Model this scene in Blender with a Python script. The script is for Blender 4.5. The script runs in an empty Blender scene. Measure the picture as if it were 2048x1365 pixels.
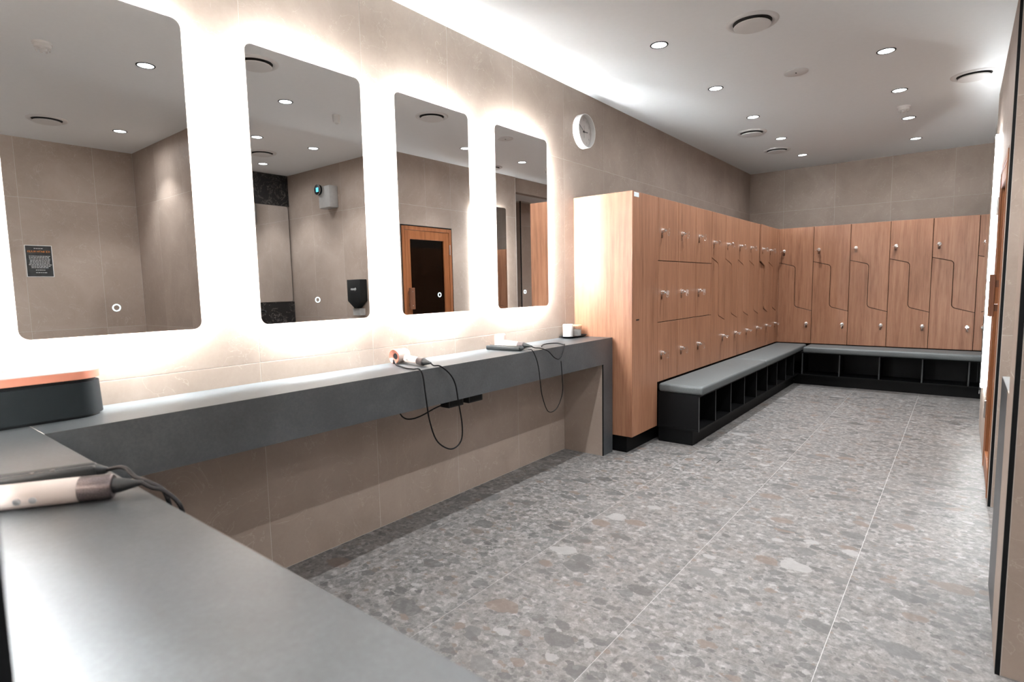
import bpy, bmesh, math, random
from mathutils import Vector, Matrix, Euler
R = math.radians
SC = bpy.context.scene
COL = SC.collection

# ------------------------------------------------------------------ camera
cam_d = bpy.data.cameras.new('camera')
cam = bpy.data.objects.new('camera', cam_d)
COL.objects.link(cam)
YAW, PITCH, ROLL = R(38.575), R(5.556), R(-1.0534)
fw = Vector((-math.sin(YAW)*math.cos(PITCH), math.cos(YAW)*math.cos(PITCH), -math.sin(PITCH)))
rt = Vector((math.cos(YAW), math.sin(YAW), 0))
up = rt.cross(fw)
r2 = rt*math.cos(ROLL) + up*math.sin(ROLL)
u2 = -rt*math.sin(ROLL) + up*math.cos(ROLL)
cam.matrix_world = Matrix(((r2.x, u2.x, -fw.x, 2.4427), (r2.y, u2.y, -fw.y, 0.0), (r2.z, u2.z, -fw.z, 1.3076), (0, 0, 0, 1)))
cam_d.sensor_width = 36.0
cam_d.sensor_fit = 'HORIZONTAL'
cam_d.lens = 36.0*1127.84/2048
cam_d.clip_start = 0.01
cam_d.dof.use_dof = True
cam_d.dof.focus_distance = 4.2
cam_d.dof.aperture_fstop = 4.0
SC.camera = cam

# ------------------------------------------------------------------ world, exposure
w = bpy.data.worlds.new('world'); SC.world = w
w.use_nodes = True
w.node_tree.nodes['Background'].inputs[0].default_value = (0.02, 0.02, 0.02, 1)
w.node_tree.nodes['Background'].inputs[1].default_value = 0.2
SC.view_settings.view_transform = 'Standard'
SC.view_settings.look = 'None'
SC.view_settings.gamma = 1.0
SC.view_settings.use_curve_mapping = False
SC.view_settings.exposure = 0.4
SC.cycles.use_denoising = True
SC.cycles.max_bounces = 10
SC.cycles.diffuse_bounces = 5
SC.cycles.glossy_bounces = 6
SC.cycles.sample_clamp_indirect = 8.0

LED = 350.0          # strength of the strips behind the mirrors
SPOT = 60.0         # watts of one downlight
H = 2.835           # ceiling

# ------------------------------------------------------------------ materials
def node_mat(name):
    m = bpy.data.materials.new(name); m.use_nodes = True
    nt = m.node_tree
    return m, nt, nt.nodes['Principled BSDF']

def N(nt, t, **kw):
    n = nt.nodes.new(t)
    for k, v in kw.items():
        if k in n.inputs.keys() if hasattr(n.inputs, 'keys') else False:
            n.inputs[k].default_value = v
        else:
            setattr(n, k, v)
    return n

def ramp(nt, fac, stops, interp='LINEAR'):
    r = nt.nodes.new('ShaderNodeValToRGB'); r.color_ramp.interpolation = interp
    el = r.color_ramp.elements
    while len(el) > 1: el.remove(el[-1])
    el[0].position = stops[0][0]; el[0].color = (*stops[0][1], 1)
    for p, c in stops[1:]:
        e = el.new(p); e.color = (*c, 1)
    nt.links.new(fac, r.inputs[0])
    return r.outputs[0]

def mixc(nt, fac, a, b, mode='MIX'):
    n = nt.nodes.new('ShaderNodeMix'); n.data_type = 'RGBA'; n.blend_type = mode
    for sock, v in ((n.inputs[0], fac), (n.inputs[6], a), (n.inputs[7], b)):
        if hasattr(v, 'is_output'): nt.links.new(v, sock)
        elif isinstance(v, tuple): sock.default_value = (*v, 1) if len(v) == 3 else v
        else: sock.default_value = v
    return n.outputs[2]

def mth(nt, op, a, b=None):
    n = nt.nodes.new('ShaderNodeMath'); n.operation = op
    for i, v in enumerate((a, b)):
        if v is None: continue
        if hasattr(v, 'is_output'): nt.links.new(v, n.inputs[i])
        else: n.inputs[i].default_value = v
    return n.outputs[0]

def coords(nt, scale=(1, 1, 1), rnd=0.0):
    """world position, shifted per object when rnd is set"""
    g = nt.nodes.new('ShaderNodeNewGeometry')
    out = g.outputs['Position']
    if rnd:
        oi = nt.nodes.new('ShaderNodeObjectInfo')
        m = mth(nt, 'MULTIPLY', oi.outputs['Random'], rnd)
        a = nt.nodes.new('ShaderNodeVectorMath'); a.operation = 'ADD'
        nt.links.new(out, a.inputs[0]); nt.links.new(m, a.inputs[1]); out = a.outputs[0]
    s = nt.nodes.new('ShaderNodeVectorMath'); s.operation = 'MULTIPLY'
    nt.links.new(out, s.inputs[0]); s.inputs[1].default_value = scale
    return s.outputs[0]

def noise(nt, vec, scale, detail=4, rough=0.55, dist=0.0):
    n = nt.nodes.new('ShaderNodeTexNoise')
    n.inputs['Scale'].default_value = scale; n.inputs['Detail'].default_value = detail
    n.inputs['Roughness'].default_value = rough; n.inputs['Distortion'].default_value = dist
    nt.links.new(vec, n.inputs['Vector'])
    return n

def bump(nt, bsdf, height, strength, dist=0.002):
    b = nt.nodes.new('ShaderNodeBump'); b.inputs['Strength'].default_value = strength; b.inputs['Distance'].default_value = dist
    nt.links.new(height, b.inputs['Height']); nt.links.new(b.outputs[0], bsdf.inputs['Normal'])

def plain(name, col, rough=0.5, metal=0.0, var=0.06, scale=30, spec=0.5, coat=0.0):
    m, nt, b = node_mat(name)
    v = coords(nt)
    n = noise(nt, v, scale, 3)
    lo = tuple(max(0, c*(1-var)) for c in col); hi = tuple(min(1, c*(1+var)) for c in col)
    nt.links.new(ramp(nt, n.outputs['Fac'], [(0.3, lo), (0.7, hi)]), b.inputs['Base Color'])
    b.inputs['Roughness'].default_value = rough; b.inputs['Metallic'].default_value = metal
    b.inputs['Specular IOR Level'].default_value = spec
    b.inputs['Coat Weight'].default_value = coat
    return m

def emit(name, col, strength):
    m, nt, b = node_mat(name)
    b.inputs['Base Color'].default_value = (*col, 1)
    b.inputs['Emission Color'].default_value = (*col, 1); b.inputs['Emission Strength'].default_value = strength
    return m

def mat_tile(name='wall_tile', tint=(0.93, 0.89, 0.865)):
    m, nt, b = node_mat(name)
    v = coords(nt, rnd=37.0)
    cl = noise(nt, v, 2.2, 6, 0.6, 0.6)
    fine = noise(nt, v, 60, 4, 0.7)
    t = lambda c: tuple(a*k for a, k in zip(c, tint))
    base = ramp(nt, cl.outputs['Fac'], [(0.28, t((0.34, 0.285, 0.245))), (0.5, t((0.395, 0.335, 0.29))), (0.72, t((0.45, 0.39, 0.345)))])
    base = mixc(nt, mth(nt, 'MULTIPLY', mth(nt, 'SUBTRACT', fine.outputs['Fac'], 0.35), 0.5), base, t((0.5, 0.44, 0.39)))
    # thin pale veins
    vn = noise(nt, v, 3.1, 5, 0.55, 1.6)
    vein = mth(nt, 'LESS_THAN', mth(nt, 'ABSOLUTE', mth(nt, 'SUBTRACT', vn.outputs['Fac'], 0.5)), 0.0035)
    base = mixc(nt, mth(nt, 'MULTIPLY', vein, 0.35), base, t((0.58, 0.53, 0.49)))
    nt.links.new(base, b.inputs['Base Color'])
    b.inputs['Roughness'].default_value = 0.5
    b.inputs['Specular IOR Level'].default_value = 0.4
    bump(nt, b, fine.outputs['Fac'], 0.12, 0.001)
    return m

def mat_floor():
    """breccia porcelain: rounded grey, taupe and rust fragments in a pale crumbled matrix"""
    m, nt, b = node_mat('floor_breccia')
    v = coords(nt, rnd=23.0)
    flat = nt.nodes.new('ShaderNodeVectorMath'); flat.operation = 'MULTIPLY'
    nt.links.new(v, flat.inputs[0]); flat.inputs[1].default_value = (1, 1, 0)
    v = flat.outputs[0]
    wob = noise(nt, v, 16, 5, 0.65)
    wv = nt.nodes.new('ShaderNodeVectorMath'); wv.operation = 'MULTIPLY_ADD'
    nt.links.new(wob.outputs['Color'], wv.inputs[0]); wv.inputs[1].default_value = (0.055, 0.055, 0.0); nt.links.new(v, wv.inputs[2])
    vw = wv.outputs[0]
    gr = noise(nt, v, 140, 5, 0.8)
    gm = noise(nt, v, 30, 7, 0.75, 0.15)
    base = ramp(nt, gm.outputs['Fac'], [(0.34, (0.05, 0.048, 0.047)), (0.43, (0.11, 0.106, 0.103)), (0.54, (0.185, 0.18, 0.175)), (0.65, (0.36, 0.352, 0.345))])
    chips = nt.nodes.new('ShaderNodeTexVoronoi'); chips.inputs['Scale'].default_value = 40
    nt.links.new(vw, chips.inputs['Vector'])
    cs_ = nt.nodes.new('ShaderNodeSeparateColor'); nt.links.new(chips.outputs['Color'], cs_.inputs[0])
    base = mixc(nt, 0.45, base, ramp(nt, cs_.outputs[0], [(0.0, (0.035, 0.034, 0.033)), (0.5, (0.1, 0.097, 0.094)), (0.85, (0.15, 0.143, 0.137)), (1.0, (0.25, 0.243, 0.238))]))
    base = mixc(nt, mth(nt, 'MULTIPLY', mth(nt, 'SUBTRACT', gr.outputs['Fac'], 0.5), 1.3), base, (0.38, 0.372, 0.366))
    warm = noise(nt, v, 5, 3)
    base = mixc(nt, mth(nt, 'MULTIPLY', mth(nt, 'SUBTRACT', warm.outputs['Fac'], 0.42), 0.8), base, (0.16, 0.132, 0.114))
    def layer(base, scale, keep, size, stretch, pal):
        s = nt.nodes.new('ShaderNodeVectorMath'); s.operation = 'MULTIPLY'
        nt.links.new(vw, s.inputs[0]); s.inputs[1].default_value = stretch
        vo = nt.nodes.new('ShaderNodeTexVoronoi'); vo.inputs['Scale'].default_value = scale
        vo.feature = 'F1'; vo.inputs['Randomness'].default_value = 1.0
        nt.links.new(s.outputs[0], vo.inputs['Vector'])
        sep = nt.nodes.new('ShaderNodeSeparateColor'); nt.links.new(vo.outputs['Color'], sep.inputs[0])
        ve = nt.nodes.new('ShaderNodeTexVoronoi'); ve.inputs['Scale'].default_value = scale
        ve.feature = 'DISTANCE_TO_EDGE'; ve.inputs['Randomness'].default_value = 1.0
        nt.links.new(s.outputs[0], ve.inputs['Vector'])
        rad = mth(nt, 'ADD', mth(nt, 'MULTIPLY', sep.outputs[1], size*0.55), size*0.45)
        mask = mth(nt, 'MULTIPLY', mth(nt, 'LESS_THAN', vo.outputs['Distance'], rad), mth(nt, 'GREATER_THAN', sep.outputs[0], keep))
        mask = mth(nt, 'MULTIPLY', mask, mth(nt, 'GREATER_THAN', ve.outputs['Distance'], 0.03))
        col = ramp(nt, sep.outputs[2], pal, 'CONSTANT')
        col = mixc(nt, mth(nt, 'MULTIPLY', gm.outputs['Fac'], 0.34), col, base)
        return mixc(nt, mth(nt, 'MULTIPLY', mask, 0.9), base, col)
    pal = [(0.0, (0.068, 0.0675, 0.067)), (0.26, (0.105, 0.1035, 0.1015)), (0.44, (0.095, 0.079, 0.069)), (0.6, (0.052, 0.0515, 0.051)), (0.74, (0.125, 0.094, 0.077)), (0.86, (0.085, 0.0845, 0.084)), (0.965, (0.25, 0.245, 0.24))]
    base = layer(base, 30, 0.5, 0.48, (1, 1.3, 1), pal)
    base = layer(base, 13, 0.52, 0.5, (1, 1.45, 1), pal)
    base = layer(base, 6.2, 0.6, 0.52, (1.0, 1.55, 1), pal)
    nt.links.new(base, b.inputs['Base Color'])
    b.inputs['Roughness'].default_value = 0.5
    b.inputs['Specular IOR Level'].default_value = 0.45
    bump(nt, b, gr.outputs['Fac'], 0.05, 0.0008)
    return m

def mat_wood(name='locker_oak', c0=(0.175, 0.078, 0.042), c1=(0.27, 0.128, 0.072), c2=(0.35, 0.18, 0.107), rough=0.44, seedscale=11.0):
    m, nt, b = node_mat(name)
    v = coords(nt, (1, 1, 0.045), rnd=seedscale)
    g1 = noise(nt, v, 38, 5, 0.6, 0.3)
    g2 = noise(nt, v, 150, 3, 0.6)
    v2 = coords(nt, (1, 1, 0.12), rnd=seedscale)
    g3 = noise(nt, v2, 6, 3, 0.5, 0.5)
    f = mth(nt, 'ADD', mth(nt, 'ADD', mth(nt, 'MULTIPLY', g1.outputs['Fac'], 0.5), mth(nt, 'MULTIPLY', g2.outputs['Fac'], 0.3)), mth(nt, 'MULTIPLY', g3.outputs['Fac'], 0.25))
    nt.links.new(ramp(nt, f, [(0.38, c0), (0.52, c1), (0.68, c2)]), b.inputs['Base Color'])
    b.inputs['Roughness'].default_value = rough
    b.inputs['Specular IOR Level'].default_value = 0.45
    bump(nt, b, g2.outputs['Fac'], 0.06, 0.0006)
    return m

def mat_stone(name, lo, mid, hi, rough=0.42, spec=0.5):
    m, nt, b = node_mat(name)
    v = coords(nt)
    a = noise(nt, v, 3.5, 6, 0.62, 0.5); f = noise(nt, v, 90, 4, 0.7)
    s = mth(nt, 'ADD', mth(nt, 'MULTIPLY', a.outputs['Fac'], 0.6), mth(nt, 'MULTIPLY', f.outputs['Fac'], 0.4))
    nt.links.new(ramp(nt, s, [(0.36, lo), (0.5, mid), (0.64, hi)]), b.inputs['Base Color'])
    b.inputs['Roughness'].default_value = rough; b.inputs['Specular IOR Level'].default_value = spec
    bump(nt, b, f.outputs['Fac'], 0.06, 0.0006)
    return m

def mat_marble():
    m, nt, b = node_mat('black_marble')
    v = coords(nt)
    vn = noise(nt, v, 5, 7, 0.65, 2.0)
    vein = mth(nt, 'LESS_THAN', mth(nt, 'ABSOLUTE', mth(nt, 'SUBTRACT', vn.outputs['Fac'], 0.52)), 0.006)
    nt.links.new(mixc(nt, vein, (0.016, 0.016, 0.017), (0.16, 0.15, 0.14)), b.inputs['Base Color'])
    b.inputs['Roughness'].default_value = 0.22
    return m

def mat_perf(name, col):
    m, nt, b = node_mat(name)
    v = coords(nt)
    vo = nt.nodes.new('ShaderNodeTexVoronoi'); vo.inputs['Scale'].default_value = 550
    nt.links.new(v, vo.inputs['Vector'])
    nt.links.new(ramp(nt, vo.outputs['Distance'], [(0.25, tuple(c*0.25 for c in col)), (0.45, col)]), b.inputs['Base Color'])
    b.inputs['Metallic'].default_value = 0.7; b.inputs['Roughness'].default_value = 0.35
    return m

def mat_mirror():
    m, nt, b = node_mat('silvered_mirror')
    v = coords(nt); n = noise(nt, v, 2, 2)
    nt.links.new(ramp(nt, n.outputs['Fac'], [(0.3, (0.87, 0.87, 0.87)), (0.7, (0.885, 0.885, 0.885))]), b.inputs['Base Color'])
    b.inputs['Metallic'].default_value = 1.0; b.inputs['Roughness'].default_value = 0.0
    return m

def mat_glass(name, col, rough=0.0, trans=1.0):
    m, nt, b = node_mat(name)
    b.inputs['Base Color'].default_value = (*col, 1)
    b.inputs['Transmission Weight'].default_value = trans
    b.inputs['Roughness'].default_value = rough; b.inputs['IOR'].default_value = 1.45
    return m

M = dict(
    tile=mat_tile(), grout=plain('pale_grout', (0.55, 0.51, 0.47), 0.8),
    floor=mat_floor(), fgrout=plain('floor_grout', (0.5, 0.492, 0.485), 0.8),
    ceil=plain('ceiling_paint', (0.82, 0.845, 0.855), 0.75, var=0.01, spec=0.2),
    wood=mat_wood(), door=mat_wood('sauna_timber', (0.2, 0.068, 0.022), (0.3, 0.11, 0.04), (0.38, 0.15, 0.06), 0.4, 5.0),
    handle=mat_wood('handle_timber', (0.12, 0.05, 0.025), (0.18, 0.08, 0.045), (0.24, 0.11, 0.06), 0.5, 3.0),
    stone=mat_stone('dark_stone', (0.041, 0.0455, 0.0485), (0.055, 0.0605, 0.0645), (0.075, 0.082, 0.087), 0.36, 0.6),
    marble=mat_marble(),
    black=plain('black_laminate', (0.004, 0.0042, 0.0046), 0.5, spec=0.1), edge=plain('laminate_edge', (0.045, 0.048, 0.05), 0.5, spec=0.2),
    trim=plain('black_metal_trim', (0.006, 0.007, 0.008), 0.5, spec=0.15), blackp=plain('black_plastic', (0.011, 0.0125, 0.0135), 0.45, spec=0.3),
    casemat=plain('case_leatherette', (0.0065, 0.009, 0.0102), 0.6, spec=0.12), cable=plain('rubber_cable', (0.006, 0.006, 0.007), 0.45, spec=0.12), carc_shade=plain('carcass_gap_shade', (0.006, 0.004, 0.0035), 0.8, spec=0.1),
    cush=plain('grey_vinyl', (0.082, 0.094, 0.097), 0.48, var=0.15, scale=120),
    chrome=plain('chrome', (0.92, 0.92, 0.91), 0.22, 1.0, 0.02), clear=mat_glass('clear_plastic', (0.95, 0.95, 0.95), 0.1),
    white=plain('white_plastic', (0.78, 0.78, 0.77), 0.4, var=0.02), ivory=plain('ivory_enamel', (0.58, 0.48, 0.43), 0.35, var=0.02, coat=0.3),
    pale=plain('pale_pink_enamel', (0.76, 0.67, 0.62), 0.3, var=0.02), copper=plain('copper_enamel', (0.2, 0.072, 0.047), 0.4, 0.0, 0.03), tan=plain('copper_leatherette', (0.5, 0.19, 0.12), 0.5, 0.0, 0.04),
    collar=mat_perf('perforated_collar', (0.15, 0.125, 0.125)), mirror=mat_mirror(),
    led=emit('mirror_led', (0.955, 0.985, 1.0), LED), lamp=emit('downlight_diffuser', (0.93, 1.0, 1.0), 5.0),
    led_tall=emit('tall_mirror_led', (0.955, 0.985, 1.0), LED*0.22),
    icon=emit('touch_icon', (0.75, 0.95, 1.0), 1.6), screen=emit('blue_screen', (0.1, 0.6, 0.85), 1.2),
    steel=plain('brushed_steel', (0.6, 0.6, 0.6), 0.3, 1.0), alu=plain('mirror_back_box', (0.5, 0.5, 0.5), 0.5, 0.6),
    darkglass=mat_glass('smoked_glass', (0.10, 0.09, 0.085), 0.0), glass=mat_glass('clear_glass', (0.97, 0.98, 0.98), 0.0),
    dial=plain('clock_dial', (0.62, 0.59, 0.57), 0.6, var=0.01), ink=plain('dark_ink', (0.06, 0.06, 0.06), 0.6), greyink=plain('grey_ink', (0.3, 0.29, 0.29), 0.6),
    jar=plain('white_ceramic', (0.8, 0.8, 0.79), 0.35, var=0.02), lidwood=mat_wood('pale_lid_wood', (0.45, 0.25, 0.14), (0.55, 0.32, 0.19), (0.62, 0.38, 0.24), 0.5, 2.0),
    cotton=plain('cotton', (0.82, 0.82, 0.81), 0.9, var=0.08), paper=plain('poster_print', (0.02, 0.024, 0.026), 0.4, var=0.5, scale=25), pborder=plain('poster_border', (0.75, 0.76, 0.76), 0.5),
    orange=plain('orange_print', (0.9, 0.3, 0.05), 0.6), greybox=plain('grey_box', (0.4, 0.4, 0.39), 0.5), sticker=plain('pale_sticker', (0.62, 0.7, 0.74), 0.4),
    vent=plain('vent_enamel', (0.66, 0.66, 0.655), 0.5, var=0.01), slot=plain('vent_shadow_gap', (0.03, 0.03, 0.03), 0.8),
    wwhite=plain('white_print', (0.7, 0.72, 0.72), 0.6),
)

# ------------------------------------------------------------------ mesh helpers
def add_box(bm, x0, x1, y0, y1, z0, z1):
    vs = [bm.verts.new(p) for p in ((x0,y0,z0),(x1,y0,z0),(x1,y1,z0),(x0,y1,z0),(x0,y0,z1),(x1,y0,z1),(x1,y1,z1),(x0,y1,z1))]
    for f in ((0,3,2,1),(4,5,6,7),(0,1,5,4),(1,2,6,5),(2,3,7,6),(3,0,4,7)):
        bm.faces.new([vs[i] for i in f])
    return vs

def add_prism(bm, poly, y0, y1):
    """poly in (x, z), counter-clockwise seen from -y; extruded from y0 to y1"""
    a = [bm.verts.new((x, y0, z)) for x, z in poly]; c = [bm.verts.new((x, y1, z)) for x, z in poly]
    bm.faces.new(a); bm.faces.new(c[::-1])
    n = len(poly)
    for i in range(n):
        j = (i+1) % n
        bm.faces.new((a[j], a[i], c[i], c[j]))

def frame_of(d):
    d = Vector(d).normalized()
    a = Vector((0, 0, 1)) if abs(d.z) < 0.9 else Vector((1, 0, 0))
    u = d.cross(a).normalized(); v = d.cross(u)
    return d, u, v

def add_lathe(bm, prof, origin, axis, seg=32, closed=True):
    """prof: list of (along, radius)"""
    o = Vector(origin); d, u, v = frame_of(axis)
    rings = []
    for t, r in prof:
        if r < 1e-6: rings.append([bm.verts.new(o + d*t)])
        else: rings.append([bm.verts.new(o + d*t + (u*math.cos(a) + v*math.sin(a))*r) for a in (2*math.pi*k/seg for k in range(seg))])
    for A, B in zip(rings, rings[1:]):
        if len(A) == 1 and len(B) == 1: continue
        for k in range(seg):
            j = (k+1) % seg
            if len(A) == 1: bm.faces.new((A[0], B[j], B[k]))
            elif len(B) == 1: bm.faces.new((A[k], A[j], B[0]))
            else: bm.faces.new((A[k], A[j], B[j], B[k]))

def add_tube(bm, pts, r, seg=10, cap=True):
    pts = [Vector(p) for p in pts]
    rings = []; prev = None
    for i, p in enumerate(pts):
        t = (pts[min(i+1, len(pts)-1)] - pts[max(i-1, 0)]).normalized()
        if prev is None:
            _, u, v = frame_of(t)
        else:
            u = (prev - t*prev.dot(t)).normalized(); v = t.cross(u)
        prev = u
        rr = r(i/(len(pts)-1)) if callable(r) else r
        rings.append([bm.verts.new(p + (u*math.cos(a) + v*math.sin(a))*rr) for a in (2*math.pi*k/seg for k in range(seg))])
    for A, B in zip(rings, rings[1:]):
        for k in range(seg):
            j = (k+1) % seg
            bm.faces.new((A[k], A[j], B[j], B[k]))
    if cap:
        bm.faces.new(rings[0][::-1]); bm.faces.new(rings[-1])

def spline(pts, n=10):
    P = [Vector(p) for p in pts]; P = [2*P[0]-P[1]] + P + [2*P[-1]-P[-2]]
    out = []
    for i in range(1, len(P)-2):
        a, b, c, d = P[i-1:i+3]
        for k in range(n):
            t = k/n
            out.append(0.5*((2*b) + (c-a)*t + (2*a-5*b+4*c-d)*t*t + (3*b-a-3*c+d)*t**3))
    out.append(P[-2]); return out

def rrect(x0, x1, z0, z1, r, n=6):
    out = []
    for cx, cz, a0 in ((x1-r, z0+r, -90), (x1-r, z1-r, 0), (x0+r, z1-r, 90), (x0+r, z0+r, 180)):
        for k in range(n+1):
            a = R(a0 + 90*k/n); out.append((cx + r*math.cos(a), cz + r*math.sin(a)))
    return out

def mesh(bm, name, smooth=False, bevel=0.0, segs=2):
    if bevel:
        bmesh.ops.remove_doubles(bm, verts=bm.verts, dist=1e-6)
        es = [e for e in bm.edges if len(e.link_faces) == 2 and e.calc_face_angle(0) > 0.6]
        bmesh.ops.bevel(bm, geom=es, offset=bevel, segments=segs, affect='EDGES', profile=0.5)
    bmesh.ops.recalc_face_normals(bm, faces=bm.faces)
    me = bpy.data.meshes.new(name); bm.to_mesh(me); bm.free()
    if smooth:
        for p in me.polygons: p.use_smooth = True
        try: me.set_sharp_from_angle(angle=R(38))
        except Exception: pass
    return me

def obj(name, bm, mat, parent=None, smooth=False, bevel=0.0, segs=2, loc=None, kind=None, label=None):
    me = bm if isinstance(bm, bpy.types.Mesh) else mesh(bm, name, smooth, bevel, segs)
    if not me.materials: me.materials.append(M[mat] if isinstance(mat, str) else mat)
    o = bpy.data.objects.new(name, me); COL.objects.link(o)
    if parent: o.parent = parent
    if loc is not None: o.location = loc
    if kind: o['kind'] = kind
    if label: o['label'] = label
    return o

def B(*boxes):
    bm = bmesh.new()
    for b in boxes: add_box(bm, *b)
    return bm

def L(prof, origin, axis, seg=32):
    bm = bmesh.new(); add_lathe(bm, prof, origin, axis, seg); return bm

def T(pts, r, seg=10):
    bm = bmesh.new(); add_tube(bm, pts, r, seg); return bm

def thing(name, label, cat, loc=(0, 0, 0), rotz=0.0, group=None):
    o = bpy.data.objects.new(name, None); COL.objects.link(o)
    o.empty_display_size = 0.05
    o.location = loc; o.rotation_euler = (0, 0, rotz)
    o['label'] = label; o['category'] = cat
    if group: o['group'] = group
    return o

def tag(o, label, cat, group=None):
    o['label'] = label; o['category'] = cat
    if group: o['group'] = group
    return o

def dup(o, parent=None):
    c = o.copy(); COL.objects.link(c)
    if parent: c.parent = parent
    for ch in list(o.children): dup(ch, c)
    return c

def struct(name, bm, mat, **kw):
    o = obj(name, bm, mat, **kw); o['kind'] = 'structure'; return o

def text_mesh(s, size, extrude=0.0004, align='CENTER'):
    cu = bpy.data.curves.new('txt', 'FONT'); cu.body = s; cu.size = size; cu.extrude = extrude
    cu.align_x = align; cu.align_y = 'CENTER'; cu.resolution_u = 2
    ob = bpy.data.objects.new('txt', cu); COL.objects.link(ob)
    dg = bpy.context.evaluated_depsgraph_get()
    me = bpy.data.meshes.new_from_object(ob.evaluated_get(dg))
    bpy.data.objects.remove(ob); bpy.data.curves.remove(cu)
    me.materials.clear()
    return me

# ------------------------------------------------------------------ the shell
TT = 0.008       # tile thickness
GD = 0.0007      # depth of the joints
G = 0.0022       # joint
_tiles = {}
def tile_grid(parent, origin, udir, ndir, us, zs, mat='tile', skip=None):
    """flat tiles: local x along udir, local y along -ndir (into the wall), faces at the plane through origin"""
    ux, uy = udir
    rz = math.atan2(uy, ux)
    for i in range(len(us)-1):
        for k in range(len(zs)-1):
            u0, u1, z0, z1 = us[i], us[i+1], zs[k], zs[k+1]
            if skip and skip(0.5*(u0+u1), 0.5*(z0+z1)): continue
            wd, ht = round(u1-u0, 4), round(z1-z0, 4)
            if wd < 0.01 or ht < 0.01: continue
            key = (wd, ht, mat)
            if key not in _tiles:
                bm = bmesh.new(); add_box(bm, G/2, wd-G/2, 0, TT, G/2, ht-G/2)
                me = mesh(bm, 'tile', bevel=0.0009, segs=1); me.materials.append(M[mat]); _tiles[key] = me
            o = bpy.data.objects.new('tile', _tiles[key]); COL.objects.link(o)
            o.parent = parent
            o.location = (origin[0]+ux*u0, origin[1]+uy*u0, z0)
            o.rotation_euler = (0, 0, rz)

def series(a, b, first, step):
    s = [a]; x = first
    while x < b - 1e-4:
        if x > a + 0.02: s.append(x)
        x += step
    if b - s[-1] < 0.02: s[-1] = b
    else: s.append(b)
    return s
ZS = [0.0, 0.988, 2.272, H]
TW = 0.622

# local +x of the tiles runs udir and the tile goes into +y(local) = udir rotated +90 deg
# wall_left faces +X: into the wall is -X, so udir = +Y
wl = struct('wall_left', B((-0.12, -GD, -0.1, 8.75, -0.05, H+0.05)), 'grout')
tile_grid(wl, (0, 0, 0), (0, 1), None, series(0.05, 8.608, 0.632, TW), ZS, skip=lambda u, z: u > 4.6 and z < 0.9)
wb = struct('wall_back', B((0, 3.9, 8.608+GD, 8.75, 0, H)), 'grout')
tile_grid(wb, (0, 8.608, 0), (1, 0), None, series(0, 3.9, 0.45, TW), ZS, skip=lambda u, z: z < 0.9)
# near wall that the return counter stands against; its end is beside the camera
NX = 2.083
wn = struct('wall_near', B((0.0, NX-GD, -1.6, 0.05-GD, 0, H)), 'grout')
tile_grid(wn, (NX-0.014, 0.05, 0), (-1, 0), None, series(0, NX-0.014, 0.4, TW), ZS)
tile_grid(wn, (NX, -1.6, 0), (0, 1), None, series(0, 1.65-0.014, 0.39, TW), ZS)
# right side: entry alcove, nib, corridor, sauna block, recess
XE = 4.69
we = struct('wall_end', B((XE+GD, XE+0.15, -1.75, 4.3, 0, H)), 'grout')
tile_grid(we, (XE, 2.35, 0), (0, -1), None, series(0, 3.95, 0.36, TW), ZS)
ws = struct('wall_entry', B((NX-GD, XE+GD, -1.75, -1.6-GD, 0, H)), 'grout')
tile_grid(ws, (XE, -1.6, 0), (-1, 0), None, series(0, XE-NX, 0.5, TW), ZS)
NBX = 2.585
wnib = struct('wall_nib', B((NBX+GD, XE+GD, 2.35+GD, 2.55-GD, 0, H)), 'grout')
tile_grid(wnib, (NBX+0.014, 2.35, 0), (1, 0), None, series(0, XE-NBX-0.014, 0.26, TW), ZS)
tile_grid(wnib, (XE, 2.55, 0), (-1, 0), None, series(0, XE-NBX, 0.5, TW), ZS)
tile_grid(wnib, (NBX, 2.55, 0), (0, -1), None, [0, 0.2-0.014], ZS)
RX = 2.613
YA, YE = 4.13, 6.37
DY0, DY1, DZ = 4.262, 5.085, 2.045     # door opening
wr = struct('wall_right', B((RX+GD, 2.75, YA+GD, DY0, 0, H), (RX+GD, 2.75, DY1, YE, 0, H), (RX+GD, 2.75, DY0, DY1, DZ, H)), 'grout')
def rskip(u, z): return False
# faces -X: into the wall is +X, so udir = -Y (rotated +90 gives +X)
tile_grid(wr, (RX, DY0, 0), (0, -1), None, [0, DY0-YA-0.014], ZS)
tile_grid(wr, (RX, DY1, 0), (0, -1), None, [0, 0.42, DY1-DY0], [DZ, 2.272, H])
tile_grid(wr, (RX, YE, 0), (0, -1), None, series(0, YE-DY1, 0.04, TW), ZS)
wc = struct('wall_corridor', B((2.75, XE+GD, YA+GD, 4.3, 0, H)), 'grout')
tile_grid(wc, (RX+0.014, YA, 0), (1, 0), None, series(0, XE-RX-0.014, 0.255, TW), ZS)
wsa = struct('wall_sauna', B((2.75, 3.9, 6.27, YE, 0, H), (3.8, 3.9, 4.3, 6.27, 0, H), (2.75, 3.8, 4.3, 6.27, H-0.02, H)), 'grout')
# recess with the end of the locker room
wbk = struct('wall_bulkhead', B((RX+0.03, 2.75, YE, 8.608, 2.638, H)), 'tile')
wrc = struct('wall_recess', B((3.2+GD, 3.9, 7.25+GD, 8.608, 0, H), (3.9, 4.0, YE-0.1, 8.75, 0, H)), 'grout')
tile_grid(wrc, (3.2, 8.608, 0), (0, -1), None, series(0, 8.608-7.25-0.014, 0.3, TW), [0, 0.988, 2.272, 2.64])
tile_grid(wrc, (3.2+0.014, 7.25, 0), (1, 0), None, [0, 0.35, 0.686], [0, 0.988, 2.272, 2.64])
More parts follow.
